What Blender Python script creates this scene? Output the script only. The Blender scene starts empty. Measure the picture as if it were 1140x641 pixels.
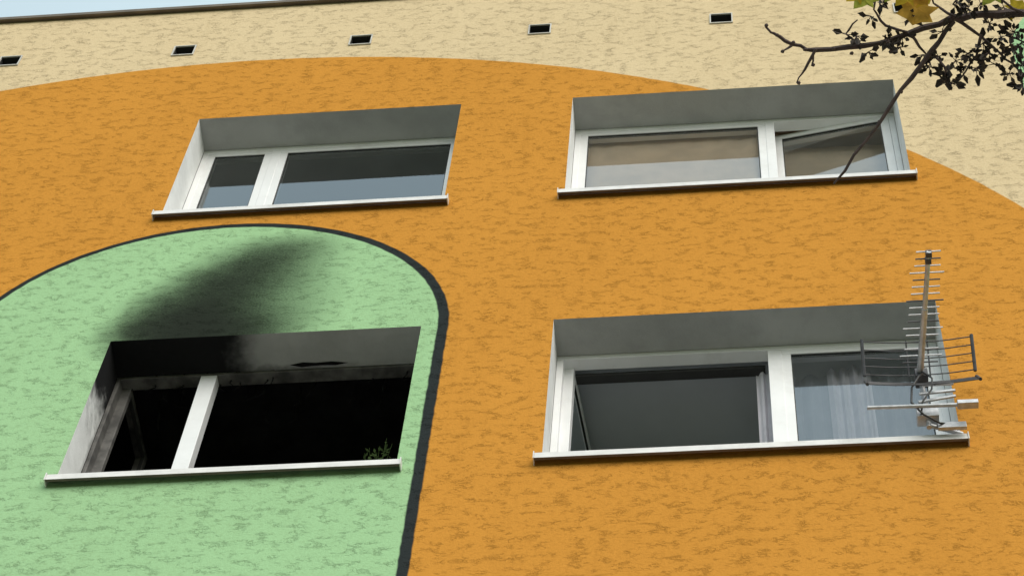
import bpy, bmesh, math, random
from mathutils import Vector, Matrix
random.seed(7)
scene=bpy.context.scene
Z0=11.61      # height of the lower visible window sill above the ground
S=2.8         # storey height
H=1.34; E=.218

# ------------------------------------------------------------------ nodes
def newmat(name):
    m=bpy.data.materials.new(name); m.use_nodes=True
    nt=m.node_tree; nt.nodes.clear()
    out=nt.nodes.new('ShaderNodeOutputMaterial')
    return m,nt,out
class N:
    def __init__(s,nt): s.nt=nt
    def put(s,sock,v):
        if v is None: return
        if isinstance(v,bpy.types.NodeSocket): s.nt.links.new(v,sock)
        else:
            if hasattr(sock.default_value,'__len__') and not hasattr(v,'__len__'): v=(v,)*len(sock.default_value)
            if hasattr(v,'__len__') and len(sock.default_value)==4 and len(v)==3: v=(*v,1)
            sock.default_value=v
    def math(s,op,a,b=None,c=None,clamp=False):
        n=s.nt.nodes.new('ShaderNodeMath'); n.operation=op; n.use_clamp=clamp
        s.put(n.inputs[0],a); s.put(n.inputs[1],b); s.put(n.inputs[2],c); return n.outputs[0]
    def coord(s,out='Object'):
        return s.nt.nodes.new('ShaderNodeTexCoord').outputs[out]
    def sep(s,v):
        n=s.nt.nodes.new('ShaderNodeSeparateXYZ'); s.put(n.inputs[0],v); return n.outputs
    def map(s,v,scale=(1,1,1),loc=(0,0,0),rot=(0,0,0)):
        n=s.nt.nodes.new('ShaderNodeMapping'); s.put(n.inputs['Vector'],v)
        n.inputs['Scale'].default_value=scale; n.inputs['Location'].default_value=loc; n.inputs['Rotation'].default_value=rot
        return n.outputs[0]
    def noise(s,v,scale=5,detail=2,rough=.5,dist=0,out=0):
        n=s.nt.nodes.new('ShaderNodeTexNoise'); s.put(n.inputs['Vector'],v)
        n.inputs['Scale'].default_value=scale; n.inputs['Detail'].default_value=detail
        n.inputs['Roughness'].default_value=rough; n.inputs['Distortion'].default_value=dist
        return n.outputs[out]
    def ramp(s,v,a,b,lo=0,hi=1,smooth=True):
        n=s.nt.nodes.new('ShaderNodeMapRange'); n.interpolation_type='SMOOTHSTEP' if smooth else 'LINEAR'
        s.put(n.inputs['Value'],v); s.put(n.inputs['From Min'],a); s.put(n.inputs['From Max'],b)
        s.put(n.inputs['To Min'],lo); s.put(n.inputs['To Max'],hi); return n.outputs[0]
    def mix(s,f,a,b,mode='MIX'):
        n=s.nt.nodes.new('ShaderNodeMix'); n.data_type='RGBA'; n.blend_type=mode
        s.put(n.inputs[0],f); s.put(n.inputs[6],a); s.put(n.inputs[7],b); return n.outputs[2]
    def bsdf(s,out,col,rough=.6,metal=0,normal=None,spec=.5,**k):
        n=s.nt.nodes.new('ShaderNodeBsdfPrincipled')
        s.put(n.inputs['Base Color'],col); s.put(n.inputs['Roughness'],rough); s.put(n.inputs['Metallic'],metal)
        n.inputs['Specular IOR Level'].default_value=spec
        if normal: s.put(n.inputs['Normal'],normal)
        for kk,v in k.items(): s.put(n.inputs[kk],v)
        if out: s.nt.links.new(n.outputs[0],out.inputs[0])
        return n.outputs[0]
    def diffuse(s,out,col,normal=None):
        n=s.nt.nodes.new('ShaderNodeBsdfDiffuse'); s.put(n.inputs[0],col); n.inputs[1].default_value=0
        if normal: s.put(n.inputs['Normal'],normal)
        s.nt.links.new(n.outputs[0],out.inputs[0])
    def bump(s,h,strength=.3,dist=.01,normal=None):
        n=s.nt.nodes.new('ShaderNodeBump'); s.put(n.inputs['Height'],h)
        n.inputs['Strength'].default_value=strength; n.inputs['Distance'].default_value=dist
        if normal: s.put(n.inputs['Normal'],normal)
        return n.outputs[0]

def simple(name,col,rough=.6,metal=0,var=.12,scale=8,bump=.0,dirt=None,spec=.5):
    m,nt,out=newmat(name); n=N(nt); c=n.coord()
    f=n.noise(c,scale,3,.6)
    lo=tuple(x*(1-var) for x in col); hi=tuple(min(1,x*(1+var)) for x in col)
    base=n.mix(n.ramp(f,.3,.7),lo,hi)
    if dirt: base=n.mix(n.math('MULTIPLY',n.ramp(n.noise(c,3.3,5,.7),.5,.72),dirt[1]),base,dirt[0])
    nrm=n.bump(n.noise(c,scale*12,2),bump,.004) if bump else None
    n.bsdf(out,base,rough,metal,nrm,spec)
    return m

def lin(r,g,b):
    f=lambda v:(v/255/12.92) if v/255<=.04045 else ((v/255+.055)/1.055)**2.4
    return (f(r),f(g),f(b))

# ---- stucco facade
def facade_material():
    m,nt,out=newmat('painted_stucco'); n=N(nt); c=n.coord(); X,Y,Z=n.sep(c)
    warp=n.noise(c,12,1,.5,0,1)                      # colour output used as a vector
    WX,WY,WZ=n.sep(warp)
    wob=n.math('MULTIPLY',n.math('SUBTRACT',WY,.5),.010)
    def circ(cx,cz,r):
        dx=n.math('SUBTRACT',X,cx); dz=n.math('MAXIMUM',n.math('SUBTRACT',Z,cz),0)
        d=n.math('SQRT',n.math('ADD',n.math('MULTIPLY',dx,dx),n.math('MULTIPLY',dz,dz)))
        return n.math('ADD',n.math('SUBTRACT',d,r),wob)
    def inside(d,w=.005): return n.ramp(d,w,-w)
    cream=lin(219,198,161); orange=lin(206,144,64); green=lin(160,199,152); black=(.032,.038,.040)
    col=n.mix(inside(circ(-3.05,-.2,5.23)),cream,orange)
    col=n.mix(inside(circ(-2.824,1.33,1.314)),col,black)
    col=n.mix(inside(circ(-2.835,1.33,1.270)),col,green)
    col=n.mix(inside(circ(3.09,4.4,1.375)),col,green)
    big=n.noise(c,.9,3,.6); col=n.mix(n.ramp(big,.3,.7,0,.16),col,n.mix(1.0,col,(.78,.76,.72),'MULTIPLY'))
    streak=n.noise(n.map(c,(7,1,.5)),1,4,.65)
    col=n.mix(n.ramp(streak,.48,.75,0,.20),col,n.mix(1.0,col,(.72,.70,.66),'MULTIPLY'))
    # "bark beetle" scratched render: short ragged grooves in a pebbly finish
    cc=nt.nodes.new('ShaderNodeVectorMath'); cc.operation='MULTIPLY_ADD'
    n.put(cc.inputs[0],warp); cc.inputs[1].default_value=(.045,0,.04); n.put(cc.inputs[2],c)
    g=n.noise(n.map(cc.outputs[0],(16,1,30)),1,4,.75)
    line=n.ramp(n.math('ABSOLUTE',n.math('SUBTRACT',g,.5)),.050,.0)
    msk=n.ramp(n.noise(n.map(c,(11,1,19),loc=(3,7,1)),1,2,.6),.46,.64)
    groove=n.math('MULTIPLY',line,msk)
    g2=n.noise(n.map(cc.outputs[0],(36,1,56),loc=(9,0,5)),1,3,.7)
    line2=n.math('MULTIPLY',n.ramp(g2,.52,.34),n.ramp(big,.35,.6,.5,1))
    gv=n.math('MAXIMUM',n.math('MULTIPLY',groove,.85),line2)
    col=n.mix(n.math('MULTIPLY',gv,.30),col,n.mix(1.0,col,(.60,.53,.46),'MULTIPLY'))
    grain=n.noise(c,85,3,.75)
    col=n.mix(n.ramp(grain,.35,.65,0,.24),col,n.mix(1.0,col,(.72,.70,.67),'MULTIPLY'))
    # soot plume above the burnt window
    tot=None
    sn=n.noise(c,2.4,4,.62)
    wq=n.math('MULTIPLY',n.math('SUBTRACT',sn,.5),.16)
    XW=n.math('ADD',X,wq)
    for cx,cz,sx,sz,a in ((-2.96,1.38,.25,.22,3.4),(-2.88,1.64,.25,.28,2.3),(-2.74,1.93,.23,.26,1.3),(-2.60,2.16,.24,.24,1.0),(-2.42,2.32,.22,.18,.45),(-2.46,1.74,.28,.46,.65),(-2.66,1.38,.26,.20,2.0)):
        dx=n.math('MULTIPLY',n.math('SUBTRACT',XW,cx),1/sx); dz=n.math('MULTIPLY',n.math('SUBTRACT',Z,cz),1/sz)
        d2=n.math('ADD',n.math('MULTIPLY',dx,dx),n.math('MULTIPLY',dz,dz))
        gs=n.math('MULTIPLY',n.math('EXPONENT',n.math('MULTIPLY',d2,-1)),a)
        tot=gs if tot is None else n.math('ADD',tot,gs)
    tot=n.math('MULTIPLY',tot,n.ramp(sn,.25,.7,.75,1.15))
    tot=n.math('MULTIPLY',tot,n.ramp(grain,.3,.7,1.25,.75))
    tot=n.math('MULTIPLY',tot,n.ramp(gv,0,1,1,.8))
    tot=n.math('MULTIPLY',tot,n.ramp(Z,2.70,2.30))
    soot=n.math('SUBTRACT',1,n.math('EXPONENT',n.math('MULTIPLY',n.math('MAXIMUM',n.math('SUBTRACT',tot,.07),0),-1.5)))
    col=n.mix(n.math('MULTIPLY',soot,.975),col,(.016,.016,.016))
    h=n.math('SUBTRACT',n.math('MULTIPLY',grain,.6),n.math('MULTIPLY',groove,.8))
    n.diffuse(out,col,n.bump(h,.75,.006))
    return m

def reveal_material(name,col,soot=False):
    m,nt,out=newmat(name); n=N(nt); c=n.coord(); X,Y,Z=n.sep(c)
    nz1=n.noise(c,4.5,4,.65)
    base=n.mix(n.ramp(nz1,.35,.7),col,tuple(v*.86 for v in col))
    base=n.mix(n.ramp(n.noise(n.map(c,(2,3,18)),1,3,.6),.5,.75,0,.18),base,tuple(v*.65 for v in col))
    if soot:
        nz=n.math('SUBTRACT',nz1,.5)
        up=n.ramp(n.math('ADD',Z,n.math('MULTIPLY',nz,.7)),.66,1.04)
        lf=n.ramp(n.math('ADD',X,n.math('MULTIPLY',nz,.30)),-2.42,-2.68)
        top=n.ramp(Z,1.30,1.335)
        f=n.math('MAXIMUM',n.math('MULTIPLY',lf,top),n.math('MULTIPLY',up,n.ramp(X,-2.6,-3.0)))
        inner=n.math('MULTIPLY',n.ramp(n.math('ADD',Y,n.math('MULTIPLY',nz,.10)),.180,.222),n.ramp(X,-1.8,-2.4,.1,.65))
        f=n.math('MAXIMUM',f,n.math('MULTIPLY',inner,n.ramp(Z,.2,1.0,.45,1)))
        base=n.mix(n.math('MULTIPLY',f,.985),base,(.010,.010,.011))
    n.diffuse(out,base,n.bump(n.noise(c,90,2),.4,.003))
    return m

def glass_material():
    m,nt,out=newmat('window_glass'); n=N(nt); c=n.coord()
    fr=nt.nodes.new('ShaderNodeFresnel'); fr.inputs[0].default_value=1.75
    gl=nt.nodes.new('ShaderNodeBsdfGlossy'); gl.inputs['Roughness'].default_value=.03; gl.inputs['Color'].default_value=(.93,.97,1,1)
    tr=nt.nodes.new('ShaderNodeBsdfTransparent'); tr.inputs[0].default_value=(.92,.95,.94,1)
    b=n.bump(n.noise(c,1.4,1),.03,.05); nt.links.new(b,gl.inputs['Normal'])
    mx=nt.nodes.new('ShaderNodeMixShader')
    nt.links.new(n.math('MULTIPLY',fr.outputs[0],2.0,clamp=True),mx.inputs[0]); nt.links.new(tr.outputs[0],mx.inputs[1]); nt.links.new(gl.outputs[0],mx.inputs[2])
    nt.links.new(mx.outputs[0],out.inputs[0]); return m

def curtain_material(name,col,alpha=.8,tl=.3,var=.85,scale=6):
    m,nt,out=newmat(name); n=N(nt); c=n.coord()
    base=n.mix(n.ramp(n.noise(c,scale,3),.3,.7),col,tuple(v*var for v in col))
    d=nt.nodes.new('ShaderNodeBsdfDiffuse'); n.put(d.inputs[0],base)
    t=nt.nodes.new('ShaderNodeBsdfTranslucent'); n.put(t.inputs[0],base)
    a=nt.nodes.new('ShaderNodeMixShader'); a.inputs[0].default_value=tl
    nt.links.new(d.outputs[0],a.inputs[1]); nt.links.new(t.outputs[0],a.inputs[2])
    if alpha>=1: nt.links.new(a.outputs[0],out.inputs[0]); return m
    tr=nt.nodes.new('ShaderNodeBsdfTransparent'); b=nt.nodes.new('ShaderNodeMixShader'); b.inputs[0].default_value=alpha
    nt.links.new(tr.outputs[0],b.inputs[1]); nt.links.new(a.outputs[0],b.inputs[2]); nt.links.new(b.outputs[0],out.inputs[0])
    return m

M={}
M['wall']=facade_material()
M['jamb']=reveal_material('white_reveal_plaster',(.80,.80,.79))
M['lintel']=reveal_material('shaded_lintel_plaster',(.40,.40,.39))  # underside shade put into the colour, darker than the jamb plaster
M['jamb_s']=reveal_material('sooty_reveal_plaster',(.78,.78,.77),True)
M['lintel_s']=reveal_material('sooty_shaded_lintel_plaster',(.50,.50,.49),True)  # soot over a base colour already darkened for underside shade
M['pvc']=simple('white_pvc',(.80,.80,.81),.35,0,.04,4,0,((.5,.48,.45),.25))
M['pvc_dirty']=simple('scorched_pvc',(.10,.095,.09),.6,0,.5,9,.1,((.015,.015,.015),.95))
M['gasket']=simple('rubber_gasket',(.03,.03,.03),.7)
M['sill']=simple('sill_white_metal',(.70,.68,.67),.4,0,.08,10,0,((.35,.33,.3),.4))
M['sill_under']=simple('sill_shadow_brown',(.12,.09,.075),.6,0,.2,12)  # dark brown paints the shadow line below the sill lip
M['glass']=glass_material()
M['room']=simple('room_paint',(.42,.42,.40),.9,0,.08,2)
M['room_lit']=simple('light_room_paint',(.52,.55,.56),.9,0,.06,2)
M['room_dark']=simple('dim_room_paint',(.30,.35,.37),.9,0,.08,2)
M['room_beige']=simple('beige_room_paint',(.80,.66,.52),.9,0,.08,2)
M['burnt']=simple('charred_interior',(.010,.010,.010),.95,0,.4,6,.3,((.02,.019,.018),.6),.1)
M['net']=curtain_material('net_curtain',(.74,.77,.88),.45)
M['net_dense']=curtain_material('net_curtain_gathered',(.90,.86,.93),.95)
M['beige_cur']=curtain_material('beige_curtain',(.98,.78,.60),1,.1)
M['coping']=simple('bronze_sheet_coping',(.13,.10,.07),.5,.3,.2,6)
M['vent_dark']=simple('vent_void',(.02,.02,.02),.9)
M['vent']=simple('vent_plastic',(.55,.53,.49),.5,0,.1,20,0,((.3,.28,.25),.5))
M['alu']=simple('aluminium',(.42,.43,.45),.42,.6,.15,30)
M['steel_dark']=simple('dark_rod',(.06,.06,.065),.5,.5,.2,30)
M['cable']=simple('black_cable',(.015,.015,.015),.45)

# ------------------------------------------------------------------ mesh builder
class MB:
    def __init__(s): s.v=[];s.f=[];s.m=[];s.mats=[]
    def mi(s,mat):
        if mat not in s.mats: s.mats.append(mat)
        return s.mats.index(mat)
    def face(s,pts,mat):
        i=len(s.v); s.v+= [tuple(p) for p in pts]; s.f.append(tuple(range(i,i+len(pts)))); s.m.append(s.mi(mat))
    def box(s,x0,x1,y0,y1,z0,z1,mat,T=None):
        i=len(s.v)
        P=[Vector((x,y,z)) for x in (x0,x1) for y in (y0,y1) for z in (z0,z1)]
        if T: P=[T@p for p in P]
        s.v+=[tuple(p) for p in P]
        for q in ((0,1,3,2),(4,6,7,5),(0,4,5,1),(2,3,7,6),(0,2,6,4),(1,5,7,3)):
            s.f.append(tuple(i+k for k in q)); s.m.append(s.mi(mat))
    def prism(s,prof,x0,x1,mat,under=None):
        n=len(prof); i=len(s.v)
        s.v+=[(x0,y,z) for y,z in prof]+[(x1,y,z) for y,z in prof]
        for k in range(n):
            s.f.append((i+k,i+(k+1)%n,i+n+(k+1)%n,i+n+k)); s.m.append(s.mi((under or {}).get(k,mat)))
        s.f.append(tuple(i+k for k in range(n))[::-1]); s.m.append(s.mi(mat))
        s.f.append(tuple(i+n+k for k in range(n))); s.m.append(s.mi(mat))
    def tube(s,pts,rad,mat,seg=6,cap=True):
        pts=[Vector(p) for p in pts]
        if not hasattr(rad,'__len__'): rad=[rad]*len(pts)
        i=len(s.v); up=None
        for k,p in enumerate(pts):
            d=(pts[min(k+1,len(pts)-1)]-pts[max(k-1,0)]).normalized()
            if up is None: up=d.orthogonal().normalized()
            up=(up-d*up.dot(d)).normalized(); w=d.cross(up)
            for a in range(seg):
                t=2*math.pi*a/seg; q=p+(up*math.cos(t)+w*math.sin(t))*rad[k]; s.v.append(tuple(q))
        for k in range(len(pts)-1):
            for a in range(seg):
                b=(a+1)%seg
                s.f.append((i+k*seg+a,i+k*seg+b,i+(k+1)*seg+b,i+(k+1)*seg+a)); s.m.append(s.mi(mat))
        if cap:
            s.f.append(tuple(i+a for a in range(seg))[::-1]); s.m.append(s.mi(mat))
            j=i+(len(pts)-1)*seg; s.f.append(tuple(j+a for a in range(seg))); s.m.append(s.mi(mat))
    def obj(s,name,parent=None,loc=(0,0,0),bevel=0,smooth=False,recalc=True):
        me=bpy.data.meshes.new(name); me.from_pydata(s.v,[],s.f)
        for mt in s.mats: me.materials.append(mt)
        me.polygons.foreach_set('material_index',s.m)
        if recalc:
            bm=bmesh.new(); bm.from_mesh(me); bmesh.ops.recalc_face_normals(bm,faces=bm.faces); bm.to_mesh(me); bm.free()
        if smooth: me.polygons.foreach_set('use_smooth',[True]*len(me.polygons))
        me.update()
        o=bpy.data.objects.new(name,me); scene.collection.objects.link(o); o.location=loc
        if parent: o.parent=parent
        if bevel:
            b=o.modifiers.new('bevel','BEVEL'); b.width=bevel; b.segments=2; b.limit_method='ANGLE'
        return o

def empty(name,loc):
    e=bpy.data.objects.new(name,None); scene.collection.objects.link(e); e.location=loc; return e

building=empty('apartment_building',(0,0,Z0))

# ------------------------------------------------------------------ windows
LX=(-3.28,-1.65); RX=(-.966,.969)
wins=[]
for k in range(-4,2):
    for (x0,x1) in (LX,RX,(-8.6,-6.97),(-6.3,-5.3),(3.1,4.73),(5.4,7.33)):
        wins.append((x0,x1,k*S,k))
XMIN,XMAX=-10.5,9.0; ZMIN,ZMAX=-Z0,5.96
vents=[(-.045+1.175*i) for i in range(-8,8)]
VZ0,VZ1=5.19,5.33; VW=.066
holes=[(a,b,z,z+H) for a,b,z,k in wins]+[(v-VW,v+VW,VZ0,VZ1) for v in vents]
xs=sorted(set([XMIN,XMAX]+[round(h[i],5) for h in holes for i in (0,1)]))
zs=sorted(set([ZMIN,ZMAX]+[round(h[i],5) for h in holes for i in (2,3)]))
mb=MB()
idx={}
def vid(x,z):
    if (x,z) not in idx: idx[(x,z)]=len(mb.v); mb.v.append((x,0,z))
    return idx[(x,z)]
wm=mb.mi(M['wall'])
for i in range(len(xs)-1):
    for j in range(len(zs)-1):
        cx=(xs[i]+xs[i+1])/2; cz=(zs[j]+zs[j+1])/2
        if any(a<cx<b and c<cz<d for a,b,c,d in holes): continue
        mb.f.append((vid(xs[i],zs[j]),vid(xs[i+1],zs[j]),vid(xs[i+1],zs[j+1]),vid(xs[i],zs[j+1]))); mb.m.append(wm)
for x in (XMIN,XMAX): mb.face([(x,0,ZMIN),(x,12,ZMIN),(x,12,ZMAX),(x,0,ZMAX)],M['wall'])
mb.face([(XMIN,12,ZMIN),(XMAX,12,ZMIN),(XMAX,12,ZMAX),(XMIN,12,ZMAX)],M['wall'])
mb.obj('facade_walls',building,recalc=False)

mb=MB()
mb.prism([(-.034,5.950),(-.036,5.985),(.35,6.01),(.35,5.962),(-.022,5.962),(-.022,5.950)],XMIN-.05,XMAX+.05,M['coping'])
mb.face([(XMIN,.34,5.99),(XMAX,.34,5.99),(XMAX,12,5.99),(XMIN,12,5.99)],M['coping'])
mb.obj('roof_coping',building)

mb=MB()
for v in vents:
    a,b=v-VW,v+VW; w=.008
    for (p,q,r,t) in ((a-w,b+w,VZ1,VZ1+w),(a-w,b+w,VZ0-w,VZ0),(a-w,a,VZ0,VZ1),(b,b+w,VZ0,VZ1)):
        mb.box(p,q,-.010,-.001,r,t,M['vent'])
    mb.face([(a,0,VZ0),(a,.3,VZ0),(a,.3,VZ1),(a,0,VZ1)],M['vent_dark']); mb.face([(b,0,VZ0),(b,.3,VZ0),(b,.3,VZ1),(b,0,VZ1)],M['vent_dark'])
    mb.face([(a,0,VZ1),(b,0,VZ1),(b,.3,VZ1),(a,.3,VZ1)],M['vent_dark']); mb.face([(a,0,VZ0),(b,0,VZ0),(b,.3,VZ0),(a,.3,VZ0)],M['vent'])
    mb.face([(a,.3,VZ0),(b,.3,VZ0),(b,.3,VZ1),(a,.3,VZ1)],M['vent_dark'])
    mb.box(a,b,.02,.03,(VZ0+VZ1)/2-.004,(VZ0+VZ1)/2+.004,M['vent_dark'])
mb.obj('attic_vents',building)

def sash(mb,gl,xa,xb,za,zb,mat,rail=.050,T=None,glass=True):
    y0,y1=E+.004,E+.062
    mb.box(xa,xb,y0,y1,zb-rail,zb,mat,T); mb.box(xa,xb,y0,y1,za,za+rail,mat,T)
    mb.box(xa,xa+rail,y0+.001,y1-.001,za+rail,zb-rail,mat,T); mb.box(xb-rail,xb,y0+.001,y1-.001,za+rail,zb-rail,mat,T)
    g=.005
    for b in ((xa+rail,xb-rail,zb-rail-g,zb-rail),(xa+rail,xb-rail,za+rail,za+rail+g),(xa+rail,xa+rail+g,za+rail+g,zb-rail-g),(xb-rail-g,xb-rail,za+rail+g,zb-rail-g)):
        mb.box(b[0],b[1],y0+.006,y0+.026,b[2],b[3],M['gasket'],T)
    if glass:
        P=[Vector(p) for p in ((xa+rail,y0+.012,za+rail),(xb-rail,y0+.012,za+rail),(xb-rail,y0+.012,zb-rail),(xa+rail,y0+.012,zb-rail))]
        if T: P=[T@p for p in P]
        gl.face(P,M['glass'])

def hinge(x,ang):
    return Matrix.Translation((x,E+.06,0))@Matrix.Rotation(ang,4,'Z')@Matrix.Translation((-x,-E-.06,0))

def curtain(mb,xa,xb,y,za,zb,mat,amp=.02,wl=.07,seed=0):
    n=max(8,int((xb-xa)/.012)); pts=[]
    for i in range(n+1):
        x=xa+(xb-xa)*i/n
        pts.append((x,y+amp*math.sin(2*math.pi*x/wl+1.5*math.sin(x*7+seed))+amp*.6*math.sin(x*31+seed)))
    for i in range(n):
        mb.face([(pts[i][0],pts[i][1],za),(pts[i+1][0],pts[i+1][1],za),(pts[i+1][0],pts[i+1][1],zb),(pts[i][0],pts[i][1],zb)],mat)

for (x0,x1,z0,k) in wins:
    kind='plain'
    if (x0,x1)==LX and k==0: kind='LL'
    if (x0,x1)==LX and k==1: kind='UL'
    if (x0,x1)==RX and k==0: kind='LR'
    if (x0,x1)==RX and k==1: kind='UR'
    wide=x1-x0>1.8
    mid=(x0+1.183) if wide else (x0+.465)
    mh=.027
    if kind=='LL': mid=-2.787; mh=.043
    if kind=='LR': mid=.150; mh=.036
    if x1-x0<1.2: mid=None
    soot=kind=='LL'
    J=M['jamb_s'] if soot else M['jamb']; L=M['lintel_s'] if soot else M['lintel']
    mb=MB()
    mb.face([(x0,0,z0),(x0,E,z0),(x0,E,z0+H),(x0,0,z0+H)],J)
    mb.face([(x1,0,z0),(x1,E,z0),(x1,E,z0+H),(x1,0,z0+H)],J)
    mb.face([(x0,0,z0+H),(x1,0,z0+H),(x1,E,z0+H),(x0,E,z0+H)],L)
    mb.face([(x0,0,z0),(x1,0,z0),(x1,E,z0),(x0,E,z0)],J)
    mb.obj('window_reveal',building,recalc=False)
    # sloping metal sill with a folded front lip
    mb=MB()
    prof=[(E,z0+.016),(-.001,z0+.006),(-.040,z0-.012),(-.043,z0-.060),(-.030,z0-.062),(-.030,z0-.030),(-.001,z0-.012),(E,z0+.003)]
    mb.prism(prof,x0-.030,x1+.024,M['sill'],{3:M['sill_under'],4:M['sill_under'],5:M['sill_under']})
    mb.box(x0-.036,x0-.031,-.046,-.002,z0-.063,z0-.004,M['sill']); mb.box(x1+.025,x1+.030,-.046,-.002,z0-.063,z0-.004,M['sill'])
    mb.obj('window_sill',building)
    P=M['pvc_dirty'] if soot else M['pvc']
    fr=MB(); gl=MB(); fw=.036 if not soot else .022
    fr.box(x0,x1,E,E+.07,z0+H-fw,z0+H-.001,P); fr.box(x0,x1,E,E+.07,z0+.018,z0+.06,P)
    fr.box(x0+.001,x0+fw,E+.001,E+.069,z0+.06,z0+H-fw,P)
    fr.box(x1-fw,x1-.001,E+.001,E+.069,z0+.06,z0+H-fw,P)
    za,zb=z0+.055,z0+H-fw+.008
    if mid is None:
        sash(fr,gl,x0+fw-.006,x1-fw+.006,za,zb,P)
    else:
        fr.box(mid-mh,mid+mh,E+.002,E+.068,z0+.06,z0+H-fw,P if not soot else M['pvc'])
        ia,ib=x0+fw-.006,mid-mh+.005; ja,jb=mid+mh-.005,x1-fw+.006
        if kind=='LL':
            sash(fr,gl,ia,ib,za,zb,P,rail=.03,T=hinge(ia,math.radians(88)),glass=False)
        elif kind=='LR':
            sash(fr,gl,ia,ib,za,zb,P,T=hinge(ia,math.radians(84)))
            sash(fr,gl,ja,jb,za,zb,P)
        elif kind=='UR':
            sash(fr,gl,ia,ib,za,zb,P)
            sash(fr,gl,ja,jb,za,zb,P,T=hinge(jb,math.radians(-8)))
        else:
            sash(fr,gl,ia,ib,za,zb,P); sash(fr,gl,ja,jb,za,zb,P)
    fr.obj('window_frame',building,bevel=.003)
    if gl.f: gl.obj('window_panes',building,recalc=False)
    R={'LL':M['burnt'],'UL':M['room_dark'],'UR':M['room_beige'],'LR':M['room_lit']}.get(kind,M['room'])
    rm=MB(); a,b=x0-.28,x1+.28; c,d=z0-.75,z0+H+.12; y0,y1=E+.075,3.4
    rm.face([(a,y0,c),(a,y1,c),(a,y1,d),(a,y0,d)],R); rm.face([(b,y0,c),(b,y1,c),(b,y1,d),(b,y0,d)],R)
    rm.face([(a,y0,d),(b,y0,d),(b,y1,d),(a,y1,d)],R); rm.face([(a,y0,c),(b,y0,c),(b,y1,c),(a,y1,c)],R)
    rm.face([(a,y1,c),(b,y1,c),(b,y1,d),(a,y1,d)],R)
    rm.face([(a,y0,c),(x0,y0,c),(x0,y0,d),(a,y0,d)],R); rm.face([(x1,y0,c),(b,y0,c),(b,y0,d),(x1,y0,d)],R)
    rm.face([(x0,y0,z0+H-.002),(x1,y0,z0+H-.002),(x1,y0,d),(x0,y0,d)],R); rm.face([(x0,y0,c),(x1,y0,c),(x1,y0,z0+.018),(x0,y0,z0+.018)],R)
    rm.obj('room',building,recalc=False)
    cu=MB()
    if kind=='UR':
        curtain(cu,x0+.04,mid,E+.080,z0+.1,z0+H-.035,M['beige_cur'],.003,.16)
        curtain(cu,mid+.03,x1-.04,E+.19,z0+.1,z0+H-.035,M['beige_cur'],.003,.16)
    elif kind=='LR':
        curtain(cu,mid-.10,mid+.02,E+.12,z0+.1,z0+H-.06,M['net_dense'],.014,.05)
        curtain(cu,mid+.08,x1-.03,E+.17,z0+.1,z0+H-.04,M['net'],.012,.09)
        curtain(cu,mid+.26,mid+.48,E+.13,z0+.1,z0+H-.04,M['net_dense'],.016,.05)
        cu.box(x0+.03,mid-.05,E+.09,E+.14,z0+H-.06,z0+H-.035,M['gasket'])
    elif kind=='plain':
        curtain(cu,x0+.05,x1-.05,E+.25,z0+.1,z0+H,M['beige_cur'],.015,.1,x0)
    if cu.f: cu.obj('curtain',building,recalc=False)

mb=MB()
for i in range(34):
    x=random.uniform(-3.2,-1.7); y=random.uniform(E+.02,E+.3); l=random.uniform(.01,.06)
    mb.tube([(x,y,H+.1),(x+random.uniform(-.03,.03),y,H-.03-l*.5),(x+random.uniform(-.05,.05),y+.01,H-.03-l)],[.006,.004,.002],M['burnt'],5)
pts=[(-2.36,E-.028),(-2.29,E-.040),(-2.22,E-.034),(-2.14,E-.038),(-2.05,E-.026),(-2.12,E-.014),(-2.2,E-.018),(-2.3,E-.012)]
mb.face([(x,y,H-.004) for x,y in pts],M['burnt'])
mb.obj('charred_debris',building,recalc=False)

# ------------------------------------------------------------------ plant on the burnt window's sill
leafg=curtain_material('plant_leaf_green',(.10,.15,.055),1,.35,.5,30)
mb=MB(); mb.prism([(0,0),(.10,0),(.12,.10),(-.02,.10)],0,.12,simple('clay_pot',(.25,.10,.05),.8))
for i in range(16):
    a=random.uniform(0,6.28); r=random.uniform(.02,.08); hh=random.uniform(.42,.64)
    p0=Vector((.06,.03,.09)); p1=Vector((.06+r*math.cos(a),-.01+r*.4*math.sin(a),hh))
    mb.tube([p0,(p0+p1)/2+Vector((0,0,.03)),p1],[.003,.002,.001],leafg,4)
    for t in range(9):
        q=p0.lerp(p1,.4+.066*t); d=Vector((random.uniform(-1,1),random.uniform(-1,1),random.uniform(.1,1))).normalized()*.030
        w=d.cross(Vector((0,1,.3))).normalized()*.007
        mb.face([q,q+d*.5+w,q+d,q+d*.5-w],leafg)
mb.obj('potted_plant',None,(-1.88,.295,Z0+.06),recalc=False)

# ------------------------------------------------------------------ TV antenna on the lower right window
ant=empty('tv_antenna',(.82,-.12,Z0))
def L(x,y,z): return (x-.82,y+.12,z)
mb=MB()
B0=Vector(L(.812,-.10,.40)); B1=Vector(L(.862,-.77,.40))
mb.tube([B0,B0.lerp(B1,.55),B0.lerp(B1,.56),B1],[.016,.015,.012,.011],M['alu'],8)
mb.obj('boom',ant,smooth=False)
mb=MB()
bx=(B1-B0)
for i in range(17):
    t=.12+.87*i/16; p=B0+bx*t; l=.086-.030*t+(.018 if i%4==1 else 0)
    mb.tube([p+Vector((-l,0,.014)),p+Vector((l,0,.014))],.0036,M['alu'] if i%3 else M['steel_dark'],6)
    mb.box(p.x-.009,p.x+.009,p.y-.007,p.y+.007,p.z+.002,p.z+.018,M['steel_dark'])
for t,l in ((.93,.055),(.98,.05)):
    p=B0+bx*t; mb.box(p.x-.014,p.x+.014,p.y-.012,p.y+.012,p.z-.014,p.z+.02,M['steel_dark'])
mb.obj('directors',ant)
mb=MB()
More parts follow.
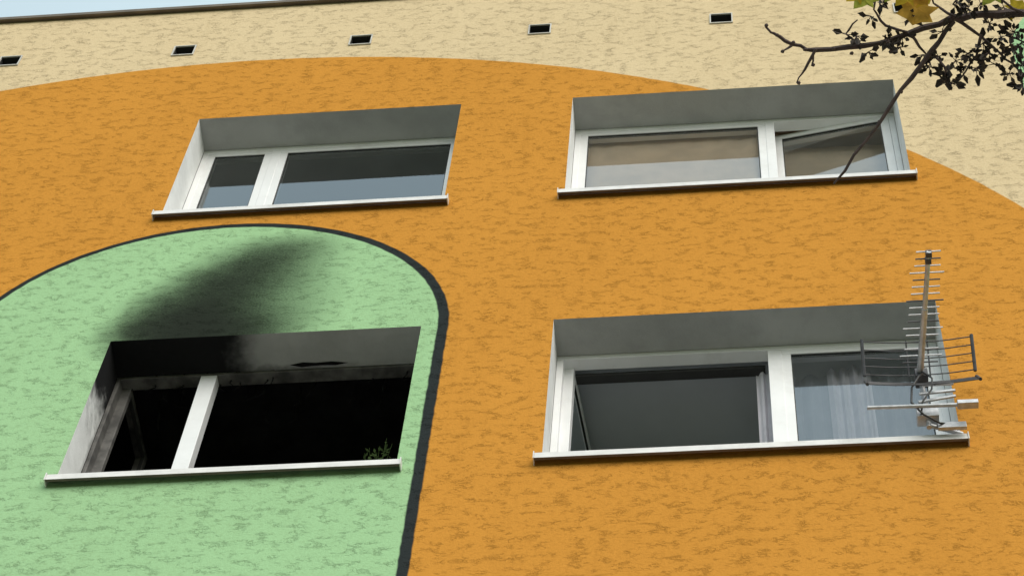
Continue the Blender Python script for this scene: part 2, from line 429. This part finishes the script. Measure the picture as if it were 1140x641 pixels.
for sgn in (1,-1):
    for i in range(5):
        t=i/4; z=.395+sgn*(.035+.165*t); y=-.10-.085*t
        q=[]
        for s_ in (-1,-.5,0,.5,1):
            q.append(L(.815+.26*s_,y-.018*s_*s_,z))
        mb.tube(q,.0030,M['steel_dark'],6)
    for x,rr in ((.556,.0085),(1.074,.0085),(.815-.05,.004),(.815+.05,.004)):
        o_=.018 if abs(x-.815)>.2 else 0
        mb.tube([L(x,-.098-o_,.395+sgn*.025),L(x,-.19-o_,.395+sgn*.21)],rr,M['steel_dark'],6)
mb.obj('reflector',ant)
mb=MB()
mb.tube([L(.82,-.085,-.02),L(.82,-.085,.47)],.013,M['alu'],10)
mb.tube([L(.545,-.15,.07),L(1.04,-.15,.06)],.010,M['alu'],8)
mb.box(.955-.82,1.05-.82,-.05,-.015,.045,.075,M['alu'])
mb.tube([L(.82,-.085,.0),L(.97,-.02,.02),L(.985,.10,.05)],.012,M['alu'],8)
mb.box(.77-.82,.87-.82,.0,.06,.03,.10,M['alu'])
mb.box(.79-.82,.85-.82,-.02,.05,.36,.43,M['steel_dark'])
mb.box(.86-.82,.99-.82,.03,.05,-.03,.015,M['alu'])
for i,(dx,dz) in enumerate(((.14,.30),(.17,.22),(.18,.15))):
    mb.box(.0,dx,-.01,.0,dz-.012,dz+.004,M['alu'],Matrix.Rotation(-.12*i,4,'Y'))
mb.obj('mast_and_bracket',ant,bevel=.002)
mb=MB()
mb.tube([L(.83,-.14,.38),L(.80,-.17,.30),L(.76,-.17,.20),L(.75,-.15,.10),L(.80,-.13,.02),L(.87,-.10,-.01),L(.95,-.05,.05),L(.97,.1,.06)],.0055,M['cable'],6)
mb.tube([L(.82,-.16,.36),L(.86,-.17,.28),L(.85,-.17,.18),L(.80,-.15,.10),L(.79,-.12,.04)],.0045,M['cable'],6)
mb.obj('cable',ant,smooth=True)

# ------------------------------------------------------------------ tree
bark=simple('bark',(.075,.05,.048),.9,0,.35,25,.5)
seed=simple('dry_seed_brown',(.055,.042,.035),.8,0,.4,40)
ly=curtain_material('autumn_leaf_yellow',(.62,.46,.05),1,.5,.6,30)
lg=curtain_material('autumn_leaf_green',(.40,.44,.08),1,.5,.6,30)
lo=curtain_material('autumn_leaf_orange',(.66,.38,.07),1,.5,.55,30)
tb=MB()
O=Vector((.62,-3.49,Z0-3.43)); U=Vector((.9946,.0868,.056)); V=Vector((.0503,-.8807,.471)); W=Vector((-.09,.4657,.880))
def T(a,b,c=0): return O+U*a+V*b+W*c
def twig(pts,r0,r1,mat=bark,seg=6,jit=.006):
    P=[]
    for i in range(len(pts)-1):
        for s in range(3):
            q=Vector(pts[i]).lerp(Vector(pts[i+1]),s/3)
            P.append(q+Vector((random.uniform(-jit,jit),random.uniform(-jit,jit),random.uniform(-jit,jit))))
    P.append(Vector(pts[-1])); n=len(P)
    R=[(r0+(r1-r0)*i/(n-1))*random.uniform(.85,1.2) for i in range(n)]
    tb.tube(P,R,mat,seg); return P
def leaf(p,size,mat,nrm=None,updir=None):
    d=Vector(nrm) if nrm else Vector((random.uniform(-1,1),random.uniform(-1,1),random.uniform(-.3,1)))
    d.normalize(); a=d.orthogonal().normalized() if updir is None else (Vector(updir)-d*d.dot(Vector(updir))).normalized(); b=d.cross(a)
    shape=[(0,-.5),(.18,-.38),(.50,-.32),(.36,-.12),(.55,.12),(.26,.10),(.20,.30),(0,.58),(-.2,.30),(-.26,.1),(-.55,.12),(-.36,-.12),(-.5,-.32),(-.18,-.38)]
    ctr=p; pts=[p+a*(y*size)+b*(x*size)+d*(abs(x)*size*random.uniform(.1,.35)) for x,y in shape]
    for i in range(len(pts)): tb.face([ctr,pts[i],pts[(i+1)%len(pts)]],mat)
def cluster(p,n=9,s=.042):
    for i in range(n):
        d=Vector((random.gauss(0,.6),random.gauss(0,.6),random.gauss(-.45,.6))).normalized()
        l=s*random.uniform(.5,1.1); q=p+d*l*.35
        tb.tube([p,q],.0014,bark,4,False)
        w=d.orthogonal().normalized(); w=Matrix.Rotation(random.uniform(0,6.28),3,d)@w
        e=q+d*l*.75; wd=l*.26
        tb.face([q,q+d*l*.3+w*wd,e+w*wd*.4,e-w*wd*.2,q+d*l*.35-w*wd*.8],seed)
        w2=d.cross(w); tb.face([q,q+d*l*.3+w2*wd*.8,e,q+d*l*.35-w2*wd*.8],seed)
limb=[(3.3,-4.4,Z0-6.2),(2.6,-4.1,Z0-4.6),(1.75,-3.65,Z0-3.7),(1.2,-3.45,Z0-3.42),tuple(T(.20,.012))]
twig(limb,.05,.012,seg=8,jit=.02)
twig([T(.20,.012),T(.08,.008),T(0,0),T(-.124,-.045),T(-.248,-.080),T(-.384,-.090,.01),T(-.446,-.072),T(-.50,-.045),T(-.520,-.024)],.0115,.0028,jit=.003)
twig([T(-.384,-.090),T(-.41,-.14),T(-.434,-.180)],.0042,.0020,jit=.002)
twig([T(0,-.008),T(-.062,-.094,-.01),T(-.149,-.206,-.02),T(-.248,-.342,-.03),T(-.335,-.459,-.03)],.0082,.0030,jit=.003)
def px(x,y,c=0): return T((x-1060)*.00248,(22-y)*.00248,c)
side=[[(960,55),(940,40),(952,25)],[(1010,40),(985,30),(970,12),(975,-8)],[(1060,22),(1040,5),(1030,-15)],[(1060,22),(1090,42),(1110,62),(1133,80),(1137,100)],
      [(1090,42),(1085,65),(1070,88)],[(1110,30),(1125,42),(1145,50)],[(1140,18),(1118,8),(1098,-10)],[(1035,60),(1048,78),(1052,95)],[(985,48),(990,62)],[(905,58),(902,75)],[(880,52),(868,60)],[(1010,40),(1030,60),(1034,78)],[(1080,20),(1062,6),(1068,-8)]]
for sd in side: twig([px(x,y,random.uniform(-.03,.03)) for x,y in sd],.0045,.0020,jit=.003)
for (x,y,nn) in [(952,42,8),(965,60,7),(985,47,11),(1000,55,9),(1003,44,9),(1042,66,9),(1052,84,13),(1056,95,9),(1070,80,11),(1075,62,11),(1093,50,11),(1098,62,10),(1112,44,10),(1112,62,9),(1126,60,10),(1134,75,10),(1137,96,15),(1128,38,11),(1100,28,9),(1075,12,10),(1062,5,10),(1090,6,8),(1118,10,9),(968,20,6),(978,2,9),(1028,62,7),(1034,76,8),(1010,20,6),(1135,50,10),(1046,38,6),(1085,78,7),(940,42,4),(1120,85,8),(1104,74,7),(1062,70,7)]:
    cluster(px(x,y,random.uniform(-.03,.03)),nn)
for (x,y) in [(862,42),(868,60),(880,50),(893,58),(902,75),(886,95),(925,57),(850,31),(945,62),(1000,105),(976,138),(950,172)]:
    p=px(x,y); tb.tube([p,p+Vector((.004,-.004,-.006)),p+Vector((.007,-.007,-.012))],[.003,.006,.002],bark,5)
leaf(px(1018,12,-.03),.105,lo,(-.1,-.6,-.75),(.3,-.6,.6)); leaf(px(1003,0,-.03),.07,ly,(.2,-.7,-.6)); leaf(px(958,2,-.02),.075,lg,(.2,-.7,-.6)); leaf(px(1024,-2,-.02),.07,ly,(-.3,-.6,-.6))
leaf(px(948,-2,-.02),.06,ly,(.4,-.7,-.6)); leaf(px(990,-4,-.02),.06,lg,(.1,-.7,-.6)); leaf(px(1100,-2,-.02),.07,lg,(.1,-.7,-.6)); leaf(px(1132,12,.02),.065,ly,(-.3,-.7,-.5))
trunk=[(3.9,-4.9,0),(3.85,-4.85,2),(3.7,-4.7,4),(3.3,-4.4,Z0-6.2),(3.4,-4.6,7.5),(3.5,-4.6,9.5)]
twig([Vector(p) for p in trunk],.17,.03,seg=12,jit=.02)
for i in range(34):
    h=random.uniform(3.2,9.3); t=(h-3.2)/6.1
    base=Vector((3.75-.3*t,-4.75,h)); a=random.uniform(0,6.28)
    ln=random.uniform(.9,1.7)*(1-.35*t)
    d=Vector((math.cos(a),math.sin(a),random.uniform(.3,.8)))
    e=base+d*ln
    if e.x<2.0: e.x=2.0+random.uniform(0,.4)
    m1=base.lerp(e,.5)+Vector((0,0,.15)); twig([base,m1,e],.035*(1-.5*t),.005,seg=5,jit=.03)
    for j in range(6):
        s=base.lerp(e,random.uniform(.4,1)); q=s+Vector((random.gauss(0,.3),random.gauss(0,.3),random.gauss(.05,.25)))
        if q.x<1.75: q.x=1.75
        twig([s,q],.006,.002,seg=4,jit=.01)
        for kx in range(5):
            w=q+Vector((random.gauss(0,.12),random.gauss(0,.12),random.gauss(0,.12)))
            if w.x<1.7: continue
            leaf(w,random.uniform(.06,.1),random.choice((ly,lg,lo,lg)))
        cluster(q,4,.04)
tb.obj('maple_tree',None,recalc=False)

# ------------------------------------------------------------------ ground
m,nt,out=newmat('grass'); n=N(nt); c=n.coord()
col=n.mix(n.ramp(n.noise(c,.6,4,.7),.3,.7),(.06,.10,.03),(.11,.13,.05)); col=n.mix(n.ramp(n.noise(c,30,2,.7),.4,.7,0,.6),col,(.16,.12,.05))
n.diffuse(out,col); grass=m
mb=MB(); mb.face([(-600,-600,0),(600,-600,0),(600,600,0),(-600,600,0)],grass); mb.obj('ground',recalc=False)
m,nt,out=newmat('concrete_paving'); n=N(nt); c=n.coord()
br=nt.nodes.new('ShaderNodeTexBrick'); nt.links.new(c,br.inputs['Vector']); br.inputs['Scale'].default_value=2; br.inputs['Color1'].default_value=(.36,.35,.33,1); br.inputs['Color2'].default_value=(.30,.29,.28,1); br.inputs['Mortar'].default_value=(.12,.12,.11,1); br.inputs['Mortar Size'].default_value=.01
n.diffuse(out,n.mix(n.ramp(n.noise(c,3,3),.4,.7,0,.4),br.outputs[0],(.26,.25,.24)))
mb=MB(); mb.box(-30,30,-9.5,-1.2,-.05,.08,m); mb.box(-30,30,-1.1,-.01,-.05,.12,m); mb.obj('pavement')

# ------------------------------------------------------------------ light
w=bpy.data.worlds.new('World'); scene.world=w; w.use_nodes=True; nt=w.node_tree; nt.nodes.clear(); n=N(nt)
sky=nt.nodes.new('ShaderNodeTexSky'); sky.sky_type='NISHITA'; sky.sun_disc=False
el,az=math.radians(32),math.radians(150)
sky.sun_elevation=el; sky.sun_rotation=az; sky.air_density=1.0; sky.dust_density=3.0; sky.ozone_density=1.0
# thin high cloud veil over the clear sky
cl=n.noise(n.coord('Generated'),2.2,3,.6)
skyc=n.mix(n.ramp(cl,.25,.75,.66,.84),sky.outputs[0],(5.7,7.1,7.6))
bg=nt.nodes.new('ShaderNodeBackground'); bg.inputs[1].default_value=.135
ow=nt.nodes.new('ShaderNodeOutputWorld'); nt.links.new(skyc,bg.inputs[0]); nt.links.new(bg.outputs[0],ow.inputs[0])
sd=bpy.data.lights.new('sun','SUN'); sd.energy=2.6; sd.angle=math.radians(60); sd.color=(1,.94,.84)
so=bpy.data.objects.new('sun',sd); scene.collection.objects.link(so)
dirs=Vector((math.sin(az)*math.cos(el),math.cos(az)*math.cos(el),math.sin(el)))
so.rotation_euler=dirs.to_track_quat('Z','Y').to_euler(); so.location=(0,-20,30)
scene.view_settings.view_transform='Standard'; scene.view_settings.look='None'; scene.view_settings.exposure=0

# ------------------------------------------------------------------ camera
cd=bpy.data.cameras.new('camera'); cam=bpy.data.objects.new('camera',cd); scene.collection.objects.link(cam)
r=Vector((0.99464803,0.08681055,0.05602887)); u=Vector((0.05033313,-0.8806942,0.4710035)); f=Vector((-0.09023238,0.46566259,0.8803502))
mt=Matrix(((r.x,u.x,-f.x,0),(r.y,u.y,-f.y,-6.1994),(r.z,u.z,-f.z,Z0-10.0133),(0,0,0,1)))
cam.matrix_world=mt; cd.sensor_width=36; cd.lens=2819.4/1140*36; cd.clip_start=.05; cd.clip_end=2000
scene.camera=cam
